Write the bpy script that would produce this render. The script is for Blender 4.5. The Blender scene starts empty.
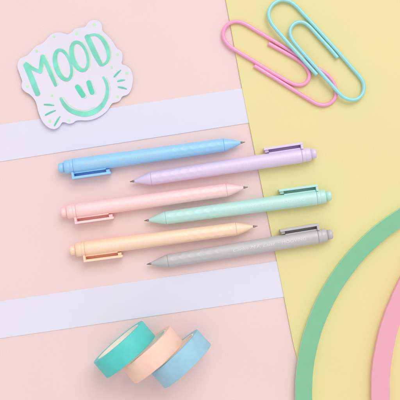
import bpy, bmesh, math, random
from mathutils import Vector, Matrix
random.seed(4)
sc = bpy.context.scene
COL = sc.collection
S = 0.00075          # metres of table per photograph pixel
H = 0.70             # camera height above the table

# ------------------------------------------------------------------ camera
cd = bpy.data.cameras.new('camera'); cam = bpy.data.objects.new('camera', cd); COL.objects.link(cam)
cam.location = (0, 0, H); cam.rotation_euler = (0, 0, 0)
cd.sensor_width = 24; cd.sensor_height = 24; cd.lens = 24*H/(400*S)
cd.clip_start = 0.01; cd.clip_end = 50
cd.dof.use_dof = True; cd.dof.focus_distance = H-0.006; cd.dof.aperture_fstop = 9
sc.camera = cam
# ------------------------------------------------------------------ light: pale studio, one big softbox at the top
w = bpy.data.worlds.new('World'); sc.world = w; w.use_nodes = True
bg = w.node_tree.nodes['Background']; bg.inputs[0].default_value = (1.0, 0.925, 0.915, 1); bg.inputs[1].default_value = 0.81
def area(name, loc, aim, size, power, colour):
    l = bpy.data.lights.new(name, 'AREA'); l.shape = 'SQUARE'; l.size = size; l.energy = power; l.color = colour
    o = bpy.data.objects.new(name, l); COL.objects.link(o); o.location = loc
    o.rotation_euler = (Vector(aim)-Vector(loc)).to_track_quat('-Z', 'Y').to_euler()
area('softbox', (2.2, 5.1, 7.3), (0, 0, 0), 5.4, 350, (0.97, 1.0, 0.99))
sc.view_settings.view_transform = 'Standard'; sc.view_settings.look = 'None'
sc.view_settings.exposure = 0; sc.view_settings.gamma = 1
sc.render.engine = 'CYCLES'; sc.cycles.use_denoising = True; sc.cycles.max_bounces = 10; sc.cycles.diffuse_bounces = 10

# ------------------------------------------------------------------ helpers
def srgb(r, g, b):
    f = lambda c: (c/255/12.92) if c/255 <= 0.04045 else ((c/255+0.055)/1.055)**2.4
    return (f(r), f(g), f(b), 1)
def P(px, py, z=0.0):
    k = S*(H-z)/H
    return Vector(((px-200)*k, -(py-200)*k, z))
def mat(name, rgb, rough=0.6, mottle=0.03, scale=60, bump=0.0, bscale=400, spec=0.4, sss=0.0, metal=0.0, stretch=None, ior=1.5):
    """procedural plastic / paper / metal: base colour with a faint mottle and a fine bump"""
    m = bpy.data.materials.new(name); m.use_nodes = True
    nt = m.node_tree; N = nt.nodes; L = nt.links; b = N['Principled BSDF']
    b.inputs['Roughness'].default_value = rough; b.inputs['Metallic'].default_value = metal
    b.inputs['IOR'].default_value = ior
    b.inputs['Specular IOR Level'].default_value = spec
    tc = N.new('ShaderNodeTexCoord'); mp = N.new('ShaderNodeMapping'); L.new(tc.outputs['Object'], mp.inputs[0])
    if stretch: mp.inputs['Scale'].default_value = stretch
    n = N.new('ShaderNodeTexNoise'); n.inputs['Scale'].default_value = scale; n.inputs['Detail'].default_value = 5
    L.new(mp.outputs[0], n.inputs['Vector'])
    mix = N.new('ShaderNodeMix'); mix.data_type = 'RGBA'
    c = srgb(*rgb)
    mix.inputs[6].default_value = tuple(min(1, v*(1-mottle)) for v in c[:3])+(1,)
    mix.inputs[7].default_value = tuple(min(1, v*(1+mottle)) for v in c[:3])+(1,)
    cr = N.new('ShaderNodeMapRange'); cr.inputs[1].default_value = 0.3; cr.inputs[2].default_value = 0.7
    L.new(n.outputs[0], cr.inputs[0]); L.new(cr.outputs[0], mix.inputs[0]); L.new(mix.outputs[2], b.inputs['Base Color'])
    if sss:
        b.inputs['Subsurface Weight'].default_value = sss; b.inputs['Subsurface Scale'].default_value = 0.002
        b.inputs['Subsurface Radius'].default_value = (1, .8, .7)
    if bump:
        n2 = N.new('ShaderNodeTexNoise'); n2.inputs['Scale'].default_value = bscale; n2.inputs['Detail'].default_value = 6
        L.new(tc.outputs['Object'], n2.inputs['Vector'])
        bp = N.new('ShaderNodeBump'); bp.inputs['Strength'].default_value = bump; bp.inputs['Distance'].default_value = 0.0004
        L.new(n2.outputs[0], bp.inputs['Height']); L.new(bp.outputs[0], b.inputs['Normal'])
    return m
def obj(name, bm, m, parent=None, smooth=False):
    me = bpy.data.meshes.new(name); bmesh.ops.recalc_face_normals(bm, faces=bm.faces[:])
    for f in bm.faces: f.smooth = smooth
    bm.to_mesh(me); bm.free(); me.materials.append(m)
    o = bpy.data.objects.new(name, me); COL.objects.link(o)
    if parent: o.parent = parent
    return o
def bevel_mod(o, wdt, seg=2):
    b = o.modifiers.new('bevel', 'BEVEL'); b.width = wdt; b.segments = seg; b.limit_method = 'ANGLE'; b.angle_limit = 0.6
def tag(o, label, cat, group=None):
    o['label'] = label; o['category'] = cat
    if group: o['group'] = group
    return o
def thing(name, label, cat, loc=(0, 0, 0), group=None):
    o = bpy.data.objects.new(name, None); COL.objects.link(o); o.empty_display_size = 0.01
    o.location = loc
    return tag(o, label, cat, group)
def slab(pts, z0, z1, cell=None):
    """closed outline (x, y) -> solid plate; cell cuts the faces into a grid so they can curl"""
    bm = bmesh.new(); vs = [bm.verts.new((x, y, z0)) for x, y in pts]
    f = bm.faces.new(vs)
    r = bmesh.ops.extrude_face_region(bm, geom=[f])
    for v in r['geom']:
        if isinstance(v, bmesh.types.BMVert): v.co.z = z1
    if cell: refine(bm, cell, cell)
    return bm
def refine(bm, cx, cy):
    for ax, c in ((0, cx), (1, cy)):
        if not c: continue
        lo = min(v.co[ax] for v in bm.verts); hi = max(v.co[ax] for v in bm.verts)
        no = Vector((0, 0, 0)); no[ax] = 1
        for i in range(1, int((hi-lo)/c)+1):
            co = Vector((0, 0, 0)); co[ax] = lo+i*c
            bmesh.ops.bisect_plane(bm, geom=bm.verts[:]+bm.edges[:]+bm.faces[:], dist=1e-8, plane_co=co, plane_no=no)
def catmull(pts, n=8, closed=False):
    out = []; N = len(pts)
    rng = range(N) if closed else range(N-1)
    for i in rng:
        if closed: p = [pts[(i+k-1) % N] for k in range(4)]
        else: p = [pts[max(0, min(N-1, i+k-1))] for k in range(4)]
        for j in range(n):
            t = j/n
            out.append(tuple(0.5*(2*b+(c-a)*t+(2*a-5*b+4*c-d)*t*t+(3*b-a-3*c+d)*t**3) for a, b, c, d in zip(*p)))
    if not closed: out.append(tuple(pts[-1]))
    return out
def lathe(prof, seg=64, bm=None, disp=None, cap=True):
    """profile of (x, r) turned about the x axis"""
    bm = bm or bmesh.new(); rings = []
    for x, r in prof:
        ring = []
        for k in range(seg):
            a = 2*math.pi*k/seg; rr = r+(disp(x, a) if disp else 0)
            ring.append(bm.verts.new((x, rr*math.cos(a), rr*math.sin(a))))
        rings.append(ring)
    for A, B in zip(rings, rings[1:]):
        for k in range(seg): bm.faces.new((A[k], A[(k+1) % seg], B[(k+1) % seg], B[k]))
    if cap:
        bm.faces.new(rings[0]); bm.faces.new(rings[-1])
    return bm

# ------------------------------------------------------------------ setting: pink table, yellow card, lavender strips
M_pink = mat('pink_paper', (230, 199, 197), 0.72, 0.02, 14, 0.2, 900, 0.9, ior=2.35)
M_yellow = mat('yellow_card', (224, 212, 121), 0.72, 0.02, 14, 0.2, 900, 0.9, ior=2.35)
M_lav = mat('lavender_paper', (223, 224, 242), 0.55, 0.010, 25, 0.08, 900, 0.8)
bm = bmesh.new(); bmesh.ops.create_grid(bm, x_segments=4, y_segments=4, size=0.6)
o = obj('tabletop', bm, M_pink); o['kind'] = 'structure'

def strip(top, bot, label):
    pts = [P(*p)[:2] for p in (top[0], top[1], bot[1], bot[0])]
    o = obj('paper_strip', slab(pts, 0.0, 0.00055), M_lav); bevel_mod(o, 0.0001, 1)
    tag(o, label, 'paper strip', 'lavender paper strips on the pink table')
strip([(-70, 135.3), (258, 85.9)], [(-70, 172.6), (262, 120.9)], 'lavender paper strip that passes under the mood sticker, above the pens')
strip([(-70, 311.3), (289, 259.3)], [(-70, 348.6), (293, 295.5)], 'lavender paper strip below the grey pen and above the washi tape rolls')
edge = [(212, -70), (225.6, 0), (240.4, 80), (252.5, 141), (266.3, 210), (280.6, 280), (292.5, 340), (297.5, 360), (306, 400), (320, 470)]
pts = [P(x, y)[:2] for x, y in catmull(edge, 6)] + [P(900, 470)[:2], P(900, -70)[:2]]
o = obj('paper_sheet', slab(pts, 0.0006, 0.0011), M_yellow); bevel_mod(o, 0.0001, 1)
tag(o, 'large pale yellow card sheet with a slanted left edge lying over the pink table', 'paper sheet')

# ------------------------------------------------------------------ paper arches
def arch(cx, cy, ro, ri, a0, a1, m, me_, label, rag):
    zt = 0.0068; n = 220; k = S*(H-zt)/H; c = P(cx, cy, zt)
    ph = [random.uniform(0, 6.28) for _ in range(8)]
    out = []; inn = []
    for i in range(n+1):
        a = math.radians(a0+(a1-a0)*i/n)
        wob = lambda q: sum(math.sin(a*f+ph[j+q])*am for j, (f, am) in enumerate(((9, .25), (31, .14), (83, .09), (190, .05))))*rag
        out.append((c.x+k*(ro+wob(0))*math.cos(a), c.y+k*(ro+wob(0))*math.sin(a)))
        inn.append((c.x+k*(ri+wob(4))*math.cos(a), c.y+k*(ri+wob(4))*math.sin(a)))
    bm = bmesh.new()
    rows = []
    for (xo, yo), (xi, yi) in zip(out, inn):
        rows.append([bm.verts.new(v) for v in ((xo, yo, 0.0012), (xo, yo, zt), (xi, yi, zt), (xi, yi, 0.0012))])
    for A, B in zip(rows, rows[1:]):
        for q in range(4): bm.faces.new((A[q], A[(q+1) % 4], B[(q+1) % 4], B[q]))
    bm.faces.new(rows[0]); bm.faces.new(rows[-1])
    o = obj('paper_arch', bm, m); o.data.materials.append(me_)
    for p in o.data.polygons:
        if abs(p.normal.z) < .5: p.material_index = 1      # pale cut edge of the card
    bevel_mod(o, 0.00014, 2)
    tag(o, label, 'paper arch')
arch(511.6, 393.7, 216.0, 199.5, 100, 203, mat('green_card', (130, 197, 156), 0.7, 0.02, 120, 0.15, 900, 0.25), mat('green_card_edge', (188, 228, 200), 0.8, 0.03, 300),
     'thick mint green card arch curving round the lower right corner beside the pink table', 0.6)
arch(599, 390, 227.4, 209.3, 125, 203, mat('rose_card', (234, 172, 189), 0.7, 0.02, 120, 0.15, 900, 0.25), mat('rose_card_edge', (242, 184, 198), 0.8, 0.03, 300),
     'thick rose pink card arch inside the green one at the right edge', 0.9)

# ------------------------------------------------------------------ sticker
def lift(x, y):          # the die-cut paper is slightly curled up along its lower left edge
    c = P(76, 76); dx, dy = x-c.x, y-c.y
    d = math.hypot(dx, dy)/0.045
    ll = max(0, (-0.55*dx-0.83*dy)/0.045)
    return 0.0012+0.0007*d*d+0.0016*ll**2
M_stick = mat('sticker_paper', (226, 224, 241), 0.55, 0.008, 30, 0.05, 700, 0.3)
M_ink = mat('marker_ink', (130, 221, 200), 0.6, 0.17, 90, 0, spec=0.3)
M_ink2 = mat('marker_ink_dark', (98, 210, 182), 0.6, 0.14, 90, 0, spec=0.3)
M_lime = mat('lime_ink', (184, 242, 190), 0.6, 0.05, 200, 0, spec=0.3)
M_line = mat('pale_lime_ink', (194, 238, 204), 0.6, 0.05, 200, 0, spec=0.3)
outl = [(17.9, 67.5), (18.4, 62.3), (20.5, 58.8), (24.9, 56.7), (28.4, 54.9), (31.9, 50.9), (36.3, 46.5), (43.3, 43), (47.6, 38.6), (52, 34.3), (58.1, 32.5),
        (63.4, 33.4), (67.8, 34.6), (72, 32.2), (75, 29.4), (79.3, 28), (84.9, 27.1), (87.5, 23.8), (91, 20.8), (95.4, 20.3), (99.8, 22), (102, 25.9),
        (102.6, 30.8), (105.9, 34.3), (111.1, 39.5), (114.6, 44.8), (117.3, 48.8), (120.8, 50.9), (122.5, 54.4), (122.5, 59.6), (121.8, 64), (126, 65.8),
        (130.4, 69.3), (132.6, 75.4), (133, 80.5), (131.3, 89.3), (127.8, 94.5), (122.5, 96.6), (119.9, 100.6), (116.4, 102.4), (112, 103.8), (107.6, 110.3),
        (101.5, 115.5), (94.5, 119), (87.5, 120.5), (80.5, 120.4), (76.3, 121), (73.6, 122.9), (69.3, 123.9), (65.3, 122.6), (62.3, 122.9), (59.6, 126.9), (55.3, 129.2),
        (50.9, 128.6), (46.5, 125.7), (43, 121.6), (40.9, 117.3), (38.6, 111.1), (36.9, 104.1), (34.3, 98.9), (29.9, 94.5), (25.5, 91.9), (22.6, 88.4),
        (22, 84.9), (22.6, 81.4), (21.1, 77), (19.2, 71.5)]
stk = thing('sticker', 'die-cut white sticker reading MOOD over a mint smiley with green dots', 'sticker', P(76, 76))
so = Vector(stk.location)
def on_sticker(bm, extra=0.0):
    for v in bm.verts: v.co.z += lift(v.co.x, v.co.y)+extra; v.co -= so
    return bm
obj('backing', on_sticker(slab([P(x, y, .0012)[:2] for x, y in catmull(outl, 4, True)], 0, 0.0005, 0.004)), M_stick, stk)
layer = [0]
def ribbon(bm, pts, n=10, round_end=True, loop=False):
    """flat marker stroke: pts are (px, py, width px)"""
    layer[0] += 1
    z = 0.00054+0.000008*layer[0]
    c = catmull(pts[:-1] if loop else pts, n, loop); L = []; R = []
    for i, (x, y, wd) in enumerate(c):
        a = c[i-1 if loop else max(0, i-1)]; b = c[(i+1) % len(c) if loop else min(len(c)-1, i+1)]
        t = Vector((b[0]-a[0], b[1]-a[1])).normalized(); nx, ny = -t.y*wd/2, t.x*wd/2
        L.append(bm.verts.new((*P(x+nx, y+ny, .0012)[:2], z))); R.append(bm.verts.new((*P(x-nx, y-ny, .0012)[:2], z)))
    for i in range(len(c) if loop else len(c)-1):
        j = (i+1) % len(c); bm.faces.new((L[i], L[j], R[j], R[i]))
    if round_end:
        for i, j, sgn in ((0, 1, -1), (len(c)-1, len(c)-2, 1)):
            x, y, wd = c[i]; t = Vector((x-c[j][0], y-c[j][1])).normalized(); n_ = Vector((-t.y, t.x))
            arc = []
            for q in range(1, 6):
                a = math.pi*q/6
                p = Vector((x, y))+(n_*math.cos(a)+t*math.sin(a)*0.7)*wd/2
                arc.append(bm.verts.new((*P(p.x, p.y, .0012)[:2], z)))
            s, e = (L[i], R[i]) if sgn == 1 else (R[i], L[i])
            bm.faces.new([s]+arc+[e])
    return bm
def ell(cx, cy, a, b, tilt, w0, w1, start=0):
    out = []
    for k in range(27):
        t = math.radians(start)+2*math.pi*k/26
        u, v = b*math.cos(t), a*math.sin(t)
        ct, st = math.cos(tilt), math.sin(tilt)
        side = 0.5-0.5*math.cos(t)          # 1 on the left, 0 on the right
        out.append((cx+u*ct-v*st, cy+u*st+v*ct, w1+(w0-w1)*side**1.3))
    return out
T = -math.radians(17)
letters = [
    [[(26.0, 65.0, 5.2), (30, 74, 5.4), (34.2, 84.5, 5.6), (38.2, 94.6, 5.0)], [(26.2, 63.6, 3.2), (32, 68.3, 3.4), (40.6, 72.2, 3.2)],
     [(40.4, 72.6, 3.6), (41.6, 64, 4.0), (42.6, 56.2, 3.6)], [(42.8, 56.0, 3.4), (47.5, 66, 3.8), (52, 76.5, 3.8), (56, 85.6, 3.0)]],
    [ell(63.4, 65, 15.3, 7.4, T, 4.6, 2.6, 100)],
    [ell(79.9, 56.4, 14.5, 7.5, T, 4.6, 2.6, 100)],
    [[(87.2, 36.6, 5.2), (91.5, 46, 5.2), (96.3, 56, 5.0), (101.2, 65.2, 3.4)],
     [(87.5, 36.8, 2.4), (91.5, 35.2, 2.4), (96.3, 35.1, 2.6), (101.4, 38.4, 3.2), (105.6, 44.4, 3.8), (108.2, 51.5, 3.8), (108.6, 57.5, 3.2), (106.6, 62.4, 2.6), (102.2, 65.6, 2.2)]]]
bm = bmesh.new()
for strokes in letters:
    for s_ in strokes: ribbon(bm, [(x+2.6, y-.6, .75) for x, y, _ in s_], 6, len(s_) < 20, len(s_) > 20)
ribbon(bm, [(63.5, 97.0, .5), (69, 104.5, .5), (77, 109.2, .5), (86, 110.2, .5), (95, 107, .5)])
ribbon(bm, [(103.5, 103, .5), (109.2, 97.5, .5), (110.5, 88, .5), (106.5, 77.5, .5)])
for (a, b, c, d) in ((80.2, 85.5, 86.5, 97), (91.2, 81, 95.8, 93.4)): ribbon(bm, [(a, b, .5), ((a+c)/2+.6, (b+d)/2-.3, .5), (c, d, .5), (c-2.4, d+1.6, .5)])
obj('outline_mark', on_sticker(bm), M_line, stk)
for nm, strokes in zip('MOOD', letters):
    bm = bmesh.new()
    for s_ in strokes: ribbon(bm, s_, 10, len(s_) < 20, len(s_) > 20)
    obj('letter', on_sticker(bm), M_ink, stk)
for p in ([(77.2, 86.4, 4.6), (80.2, 91, 5.0), (83.4, 96, 4.8)], [(88.6, 82, 4.4), (90.4, 87.4, 4.8), (92.4, 93, 4.6)]):
    obj('eye', on_sticker(ribbon(bmesh.new(), p)), M_ink2, stk)
obj('smile', on_sticker(ribbon(bmesh.new(), [(60.9, 98.4, 2.4), (64.5, 104.6, 3.6), (70, 109.9, 4.4), (78.6, 113.4, 5.0), (87.5, 114, 5.2), (96, 110.8, 5.2), (102.6, 105, 4.4),
    (106.6, 97, 3.6), (107.6, 88.5, 3.0), (106, 82, 2.6), (103.4, 77.2, 2.0)])), M_ink, stk)
for a, b, c, d in ((44.6, 104.8, 54.2, 105.6), (45.8, 115.4, 56, 110.6), (55, 125.8, 60.4, 116.6), (114.3, 77, 121, 70.2), (117.8, 81.5, 125, 80.2), (118.3, 87.1, 126.8, 89.2)):
    obj('ray', on_sticker(ribbon(bmesh.new(), [(a, b, 1.3), ((a+c)/2, (b+d)/2-.25, 1.7), (c, d, .8)])), M_ink2, stk)
for x, y in ((94.5, 24.6), (77, 34), (54.2, 37), (37, 51.3), (117.6, 54.8), (111.7, 67.8), (127, 73.4), (117.6, 96.8), (27.9, 86.7), (52.2, 95.8), (50.3, 121.5), (69.5, 120.5)):
    bm = bmesh.new(); r = random.uniform(1.25, 1.5)
    bm.faces.new([bm.verts.new((*P(x+r*math.cos(k*.4488)*random.uniform(.93, 1.05), y+r*math.sin(k*.4488)*random.uniform(.93, 1.05), .0012)[:2], 0.00056)) for k in range(14)])
    obj('dot', on_sticker(bm), M_lime, stk)

# ------------------------------------------------------------------ pens (local frame: x from cap end to tip, clip on -y, z up)
mm = 0.001
RB = lambda x: 5.5-0.55*max(0, min(1, (x-20)/104))          # barrel radius in mm at x mm
def grip(x, a):
    x = x/mm
    if not 84 < x < 123: return 0
    env = min(1, (x-84)/3, (123-x)/2.5)
    best = 0
    for row in range(10):
        off = 3.4 if row % 2 else 0
        da = (a-row*math.pi/5+math.pi) % (2*math.pi)-math.pi
        dx = (x-off+3.4) % 6.8-3.4
        q = (dx/3.0)**2+(da*5.2/1.55)**2
        best = max(best, 1-q)
    d = 0.11*min(1, max(0, best)*1.5)
    return -d*env*mm
def make_pen():
    r = thing('pen', '', 'pen', group='pastel pens lying in a row')
    prof = [(11.2, 4.9), (11.25, 5.3), (11.6, 5.5)]+[(x, RB(x)) for x in (14, 20, 30, 40, 50, 60, 70, 78, 82)]
    prof += [(84+.35*i, RB(84+.35*i)) for i in range(112)]+[(123.4, 4.96), (123.9, 4.9), (124, 4.55)]
    obj('barrel', lathe([(x*mm, q*mm) for x, q in prof], 120, disp=grip), M_ph, r, True)
    bpart = r.children[0]
    obj('collar', lathe([(x*mm, q*mm) for x, q in ((4.4, 3.4), (4.45, 4.7), (4.8, 5.05), (8.0, 5.14), (8.3, 5.1), (8.45, 5.0), (8.6, 5.1), (8.8, 5.26), (10.8, 5.32), (11.1, 5.2), (11.15, 4.6))], 64), M_ph, r, True)
    obj('button', lathe([(x*mm, q*mm) for x, q in ((0, 1.6), (.08, 2.6), (.35, 3.2), (.9, 3.52), (1.6, 3.6), (4.6, 3.6))], 48), M_ph, r, True)
    obj('nose_cone', lathe([(x*mm, q*mm) for x, q in ((124.03, 4.5), (124.06, 4.78), (124.5, 4.84), (127, 4.2), (130, 3.32), (133, 2.35), (135.5, 1.5), (136.5, 1.15), (136.7, .9))], 64), M_ph, r, True)
    obj('tip', lathe([(x*mm, q*mm) for x, q in ((136.5, .85), (137.9, .78), (138.3, .6), (139.3, .42), (139.8, .3), (140.1, .12))], 24), M_steel, r, True)
    # clip: outer bar, post at the collar end, foot at the other end, web under the slot; one outline in x-y per level
    bm = bmesh.new()
    def box(x0, x1, y0, y1, z0, z1):
        v = [bm.verts.new((x*mm, y*mm, z*mm)) for z in (z0, z1) for x, y in ((x0, y0), (x1, y0), (x1, y1), (x0, y1))]
        for q in ((0, 1, 2, 3), (4, 5, 6, 7), (0, 1, 5, 4), (1, 2, 6, 5), (2, 3, 7, 6), (3, 0, 4, 7)): bm.faces.new([v[i] for i in q])
    box(9.3, 38.2, -9.6, -7.9, -5.3, 4.2)          # bar
    box(9.3, 11.0, -7.9, -4.6, -5.2, 4.1)         # post into the collar
    box(34.8, 37.4, -7.9, -6.0, -5.2, 1.6)         # foot
    box(11.0, 34.8, -7.9, -3.0, -5.25, -4.9)        # web
    box(11.0, 34.8, -5.75, -4.9, -5.2, 2.3)         # rail added along the barrel to deepen the slot's shade
    c = obj('clip', bm, M_ph, r); bevel_mod(c, 0.00022, 2)
    # lettering wrapped on the barrel: reads from the tip side towards the cap, upright towards the clip
    def text(s, x_start, x_end, size, shear, bold=0.0):
        cu = bpy.data.curves.new('t', 'FONT'); cu.body = s; cu.size = size; cu.shear = shear; cu.resolution_u = 4; cu.offset = bold
        to = bpy.data.objects.new('t', cu); COL.objects.link(to)
        dg = bpy.context.evaluated_depsgraph_get(); me = bpy.data.meshes.new_from_object(to.evaluated_get(dg))
        b = bmesh.new(); b.from_mesh(me); bpy.data.objects.remove(to); bpy.data.curves.remove(cu); bpy.data.meshes.remove(me)
        x0 = min(v.co.x for v in b.verts); x1 = max(v.co.x for v in b.verts); k = (x_end-x_start)/(x1-x0)
        h = max(v.co.y for v in b.verts)
        for v in b.verts: v.co.x = (v.co.x-x0)*k; v.co.y -= h*0.5
        refine(b, None, 0.45)
        for v in b.verts:
            xl = x_end-v.co.x; rr = RB(xl)+0.025; th = (v.co.y+0.3)/rr
            v.co = Vector((xl*mm, -rr*math.sin(th)*mm, rr*math.cos(th)*mm))
        return b
    obj('lettering', text('MOOVING', 20.5, 38.5, 3.3, 0), M_print, bpart)
    obj('lettering', text('Carlin M.F. Laist', 43.5, 75, 3.4, 0.35), M_print, bpart)
    obj('lettering', text('-', 40.4, 41.6, 3.0, 0), M_print, bpart)
    return r
M_ph = mat('pen_plastic', (200, 200, 200)); M_print = mat('pen_print', (238, 238, 240), 0.35, 0.02, 100)
M_steel = mat('pen_tip_metal', (150, 140, 132), 0.28, 0.05, 300, metal=1.0)
pens = [  # cap end, tip, plastic colour, print colour, label
    ((58.6, 168.2), (245.2, 142.0), (140, 206, 248), (188, 210, 226), 'sky blue click pen, topmost of the pens, with clip facing down'),
    ((316.4, 153.2), (129.7, 181.8), (222, 205, 238), (230, 220, 243), 'lilac purple click pen with its clip up, lying over the yellow edge'),
    ((61.4, 213.0), (248.0, 187.0), (252, 212, 211), (240, 226, 229), 'pale pink click pen between the lilac pen and the mint pen'),
    ((331.4, 195.4), (144.2, 220.8), (180, 230, 222), (216, 238, 236), 'mint green click pen between the pink pen and the peach pen'),
    ((70.2, 250.8), (257.6, 226.0), (252, 217, 186), (240, 228, 218), 'peach orange click pen just above the grey pen'),
    ((332.6, 234.0), (146.6, 264.4), (188, 187, 190), (224, 224, 228), 'grey click pen with white lettering, lowest of the pens')]
proto = make_pen()
def copy_tree(o, parent=None):
    c = o.copy(); COL.objects.link(c); c.parent = parent
    for ch in o.children: copy_tree(ch, c)
    return c
allp = [proto]+[copy_tree(proto) for _ in pens[1:]]
def paint(o, m, mp):
    for ch in o.children:
        if ch.name.split('.')[0] != 'tip':
            ch.material_slots[0].link = 'OBJECT'; ch.material_slots[0].material = mp if ch.name.startswith('lettering') else m
        paint(ch, m, mp)
for r, (a, b, c, pc, lab) in zip(allp, pens):
    r['label'] = lab
    on_y = a[0] > 250
    za = 0.0055+(0.0013 if on_y else 0.0007); zb = 0.00495+0.0007
    A, B = P(*a, za), P(*b, zb); d = (B-A)
    yaw = math.atan2(d.y, d.x); pitch = math.atan2(za-zb, d.length*(104/140))
    r.location = A; r.rotation_euler = (0, pitch, yaw)
    k = d.length/0.1401; r.scale = (k, k, k)
    col = r['label'].split()[0]
    nm = {'sky': 'blue', 'lilac': 'lilac', 'pale': 'pink', 'mint': 'mint', 'peach': 'peach', 'grey': 'grey'}[col]
    paint(r, mat('plastic_'+nm, c, 0.48, 0.006, 40, 0.03, 1500, 0.8, ior=1.8), mat('print_'+nm, pc, 0.4, 0.02, 100))

# ------------------------------------------------------------------ paper clips: coated wire swept along a rounded path
def ubend(c, r, a0, a1, n=14):
    return [(c[0]+r*math.cos(math.radians(a0+(a1-a0)*i/n)), c[1]+r*math.sin(math.radians(a0+(a1-a0)*i/n))) for i in range(n+1)]
def wire(path, zf, r, m, label):
    pts = [P(x, y, zf(x, y)) for x, y in path]
    # even resampling
    res = [pts[0]]; step = 0.0006
    for a, b in zip(pts, pts[1:]):
        n = max(1, int((b-a).length/step))
        for i in range(1, n+1): res.append(a.lerp(b, i/n))
    bm = bmesh.new(); rings = []; N = len(res); seg = 20
    def ring(c, t, rr):
        s_ = t.cross(Vector((0, 0, 1))).normalized(); u = s_.cross(t).normalized()
        return [bm.verts.new(c+(s_*math.cos(2*math.pi*k/seg)+u*math.sin(2*math.pi*k/seg))*rr) for k in range(seg)]
    tn = lambda i: (res[min(N-1, i+2)]-res[max(0, i-2)]).normalized()
    rings.append(ring(res[0]-tn(0)*r*.22, tn(0), r*.80))
    for i in range(N): rings.append(ring(res[i], tn(i), r))
    rings.append(ring(res[-1]+tn(N-1)*r*.22, tn(N-1), r*.80))
    for A, B in zip(rings, rings[1:]):
        for k in range(seg): bm.faces.new((A[k], A[(k+1) % seg], B[(k+1) % seg], B[k]))
    bm.faces.new(rings[0]); bm.faces.new(rings[-1])
    o = obj('paper_clip', bm, m, None, True); tag(o, label, 'paper clip', 'large coated paper clips')
    base = P(*path[0])
    return o
WR = 0.00140
pinkp = catmull([(268.6, 43.4), (276, 47.6), (284, 52), (292, 56.4), (299, 60.6), (304.5, 65.2), (308.2, 70.4), (309.4, 76), (307.3, 81.5), (302.2, 84.7), (296, 84.6), (290, 82.4),
    (283, 78.6), (270, 71), (255, 61.8), (243, 54.6), (233.8, 49.0), (228.4, 44.8), (224.6, 39.8), (223.2, 34), (224.6, 28.2), (228.6, 23.9), (234.2, 21.7), (240, 22.0), (246, 24.4),
    (254, 29), (268, 37.4), (284, 47), (300, 57), (314, 65.8), (323, 71.6), (329.6, 77.2), (334.2, 84), (336.2, 90.8), (335.2, 97.4), (330.6, 102.8), (323.8, 105), (316.6, 103.6),
    (309, 99.4), (296, 91.4), (280, 81.4), (266, 72.8), (254.6, 65.8)], 6)
aquap = catmull([(337.4, 57.6), (331, 50), (322, 40.2), (314, 31.4), (309.2, 26.4), (304.4, 22.9), (298.8, 22), (293.4, 24.4), (290.4, 29.2), (290.4, 34.8), (293, 40.6), (298, 47),
    (306, 56.2), (317, 68.6), (329, 82), (338, 92), (343.6, 97), (350.2, 99.6), (356.8, 99), (361.8, 94.8), (364, 88.4), (363, 82.2), (359.6, 76.6), (353, 69), (343, 57.4), (330, 42.8),
    (316, 27.4), (303, 13.4), (294.6, 4.8), (288.4, 1.2), (281.4, .2), (274.8, 2.8), (270.2, 8), (268.6, 14.4), (270.2, 20.6), (274, 26.6), (282, 36), (292, 47.4), (304, 60.6), (316.6, 74.6)], 6)
zb = 0.0012+WR
wire(pinkp, lambda x, y: zb+0.0001, WR, mat('pink_coating', (246, 166, 209), 0.25, 0.02, 60, 0, spec=0.8), 'bubblegum pink paper clip crossing the yellow edge, under the aqua one')
def aqua_z(x, y):        # lies across the pink clip: its lower left side rides one wire thickness higher
    d = ((x-271)*0.74-(y-22)*0.67)          # px from the left wire towards the right
    return zb+0.0034*max(0, min(1.05, 1-d/33))
wire(aquap, aqua_z, WR, mat('aqua_coating', (154, 223, 226), 0.25, 0.02, 60, 0, spec=0.8), 'aqua blue paper clip resting across the pink clip')

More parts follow.
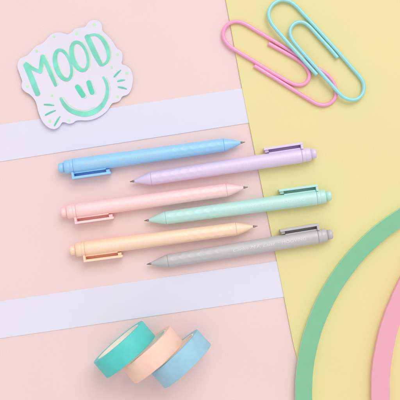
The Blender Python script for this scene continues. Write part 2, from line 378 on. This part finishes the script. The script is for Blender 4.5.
# ------------------------------------------------------------------ washi tape rolls standing on edge
M_core = mat('card_core', (244, 238, 226), 0.75, 0.03, 200, 0.1, 600)
def roll(cx, cy, ang, lean, yaw2, rgb, label):
    R = 23.0*mm; Wd = 14.6*mm
    t = thing('washi_tape', label, 'washi tape', group='washi tape rolls leaning in a row')
    def ringm(ro, ri, hw, bev=.25*mm):
        prof = [(-hw+bev, ro), (hw-bev, ro), (hw, ro-bev), (hw, ri), (-hw, ri), (-hw, ro-bev)]
        bm = bmesh.new(); seg = 160; rings = []
        for x, r in prof:
            rings.append([bm.verts.new((r*math.cos(2*math.pi*k/seg), r*math.sin(2*math.pi*k/seg), x)) for k in range(seg)])
        n = len(rings)
        for i in range(n):
            A, B = rings[i], rings[(i+1) % n]
            for k in range(seg): bm.faces.new((A[k], A[(k+1) % seg], B[(k+1) % seg], B[k]))
        return bm
    m = mat('washi_'+label.split()[0], rgb, 0.5, 0.05, 160, 0.10, 900, 0.5)
    a = obj('tape', ringm(R, 18.9*mm, Wd/2), m, t, False); bevel_mod(a, 0.0001, 1)
    b = obj('core', ringm(18.88*mm, 17.4*mm, Wd/2-.2*mm, .1*mm), M_core, t, False)
    for ob in (a, b):
        for p in ob.data.polygons: p.use_smooth = abs(p.normal.z) < .3
    # axis: horizontal direction at image angle, raised by lean
    ax = Vector((-math.sin(math.radians(ang)), math.cos(math.radians(ang)), 0))  # placeholder direction, up-left in the picture
    axis = Vector((ax.x*math.cos(math.radians(lean)), ax.y*math.cos(math.radians(lean)), math.sin(math.radians(lean))))
    q = axis.to_track_quat('Z', 'Y'); t.rotation_mode = 'QUATERNION'; t.rotation_quaternion = q
    zc = R*math.cos(math.radians(lean))+Wd/2*abs(math.sin(math.radians(lean)))+0.00005
    t.location = P(cx, cy, zc)
    return t
roll(124.5, 349.1, 40.0, 1.6, 0, (84, 207, 201), 'teal washi tape roll, foremost left, leaning on the peach roll')
roll(152.4, 354.4, 40.2, 1.4, 0, (246, 208, 190), 'peach washi tape roll standing between the teal and blue rolls')
roll(181.0, 358.6, 42.6, 0.3, 0, (153, 202, 224), 'light blue washi tape roll at the right end of the row')
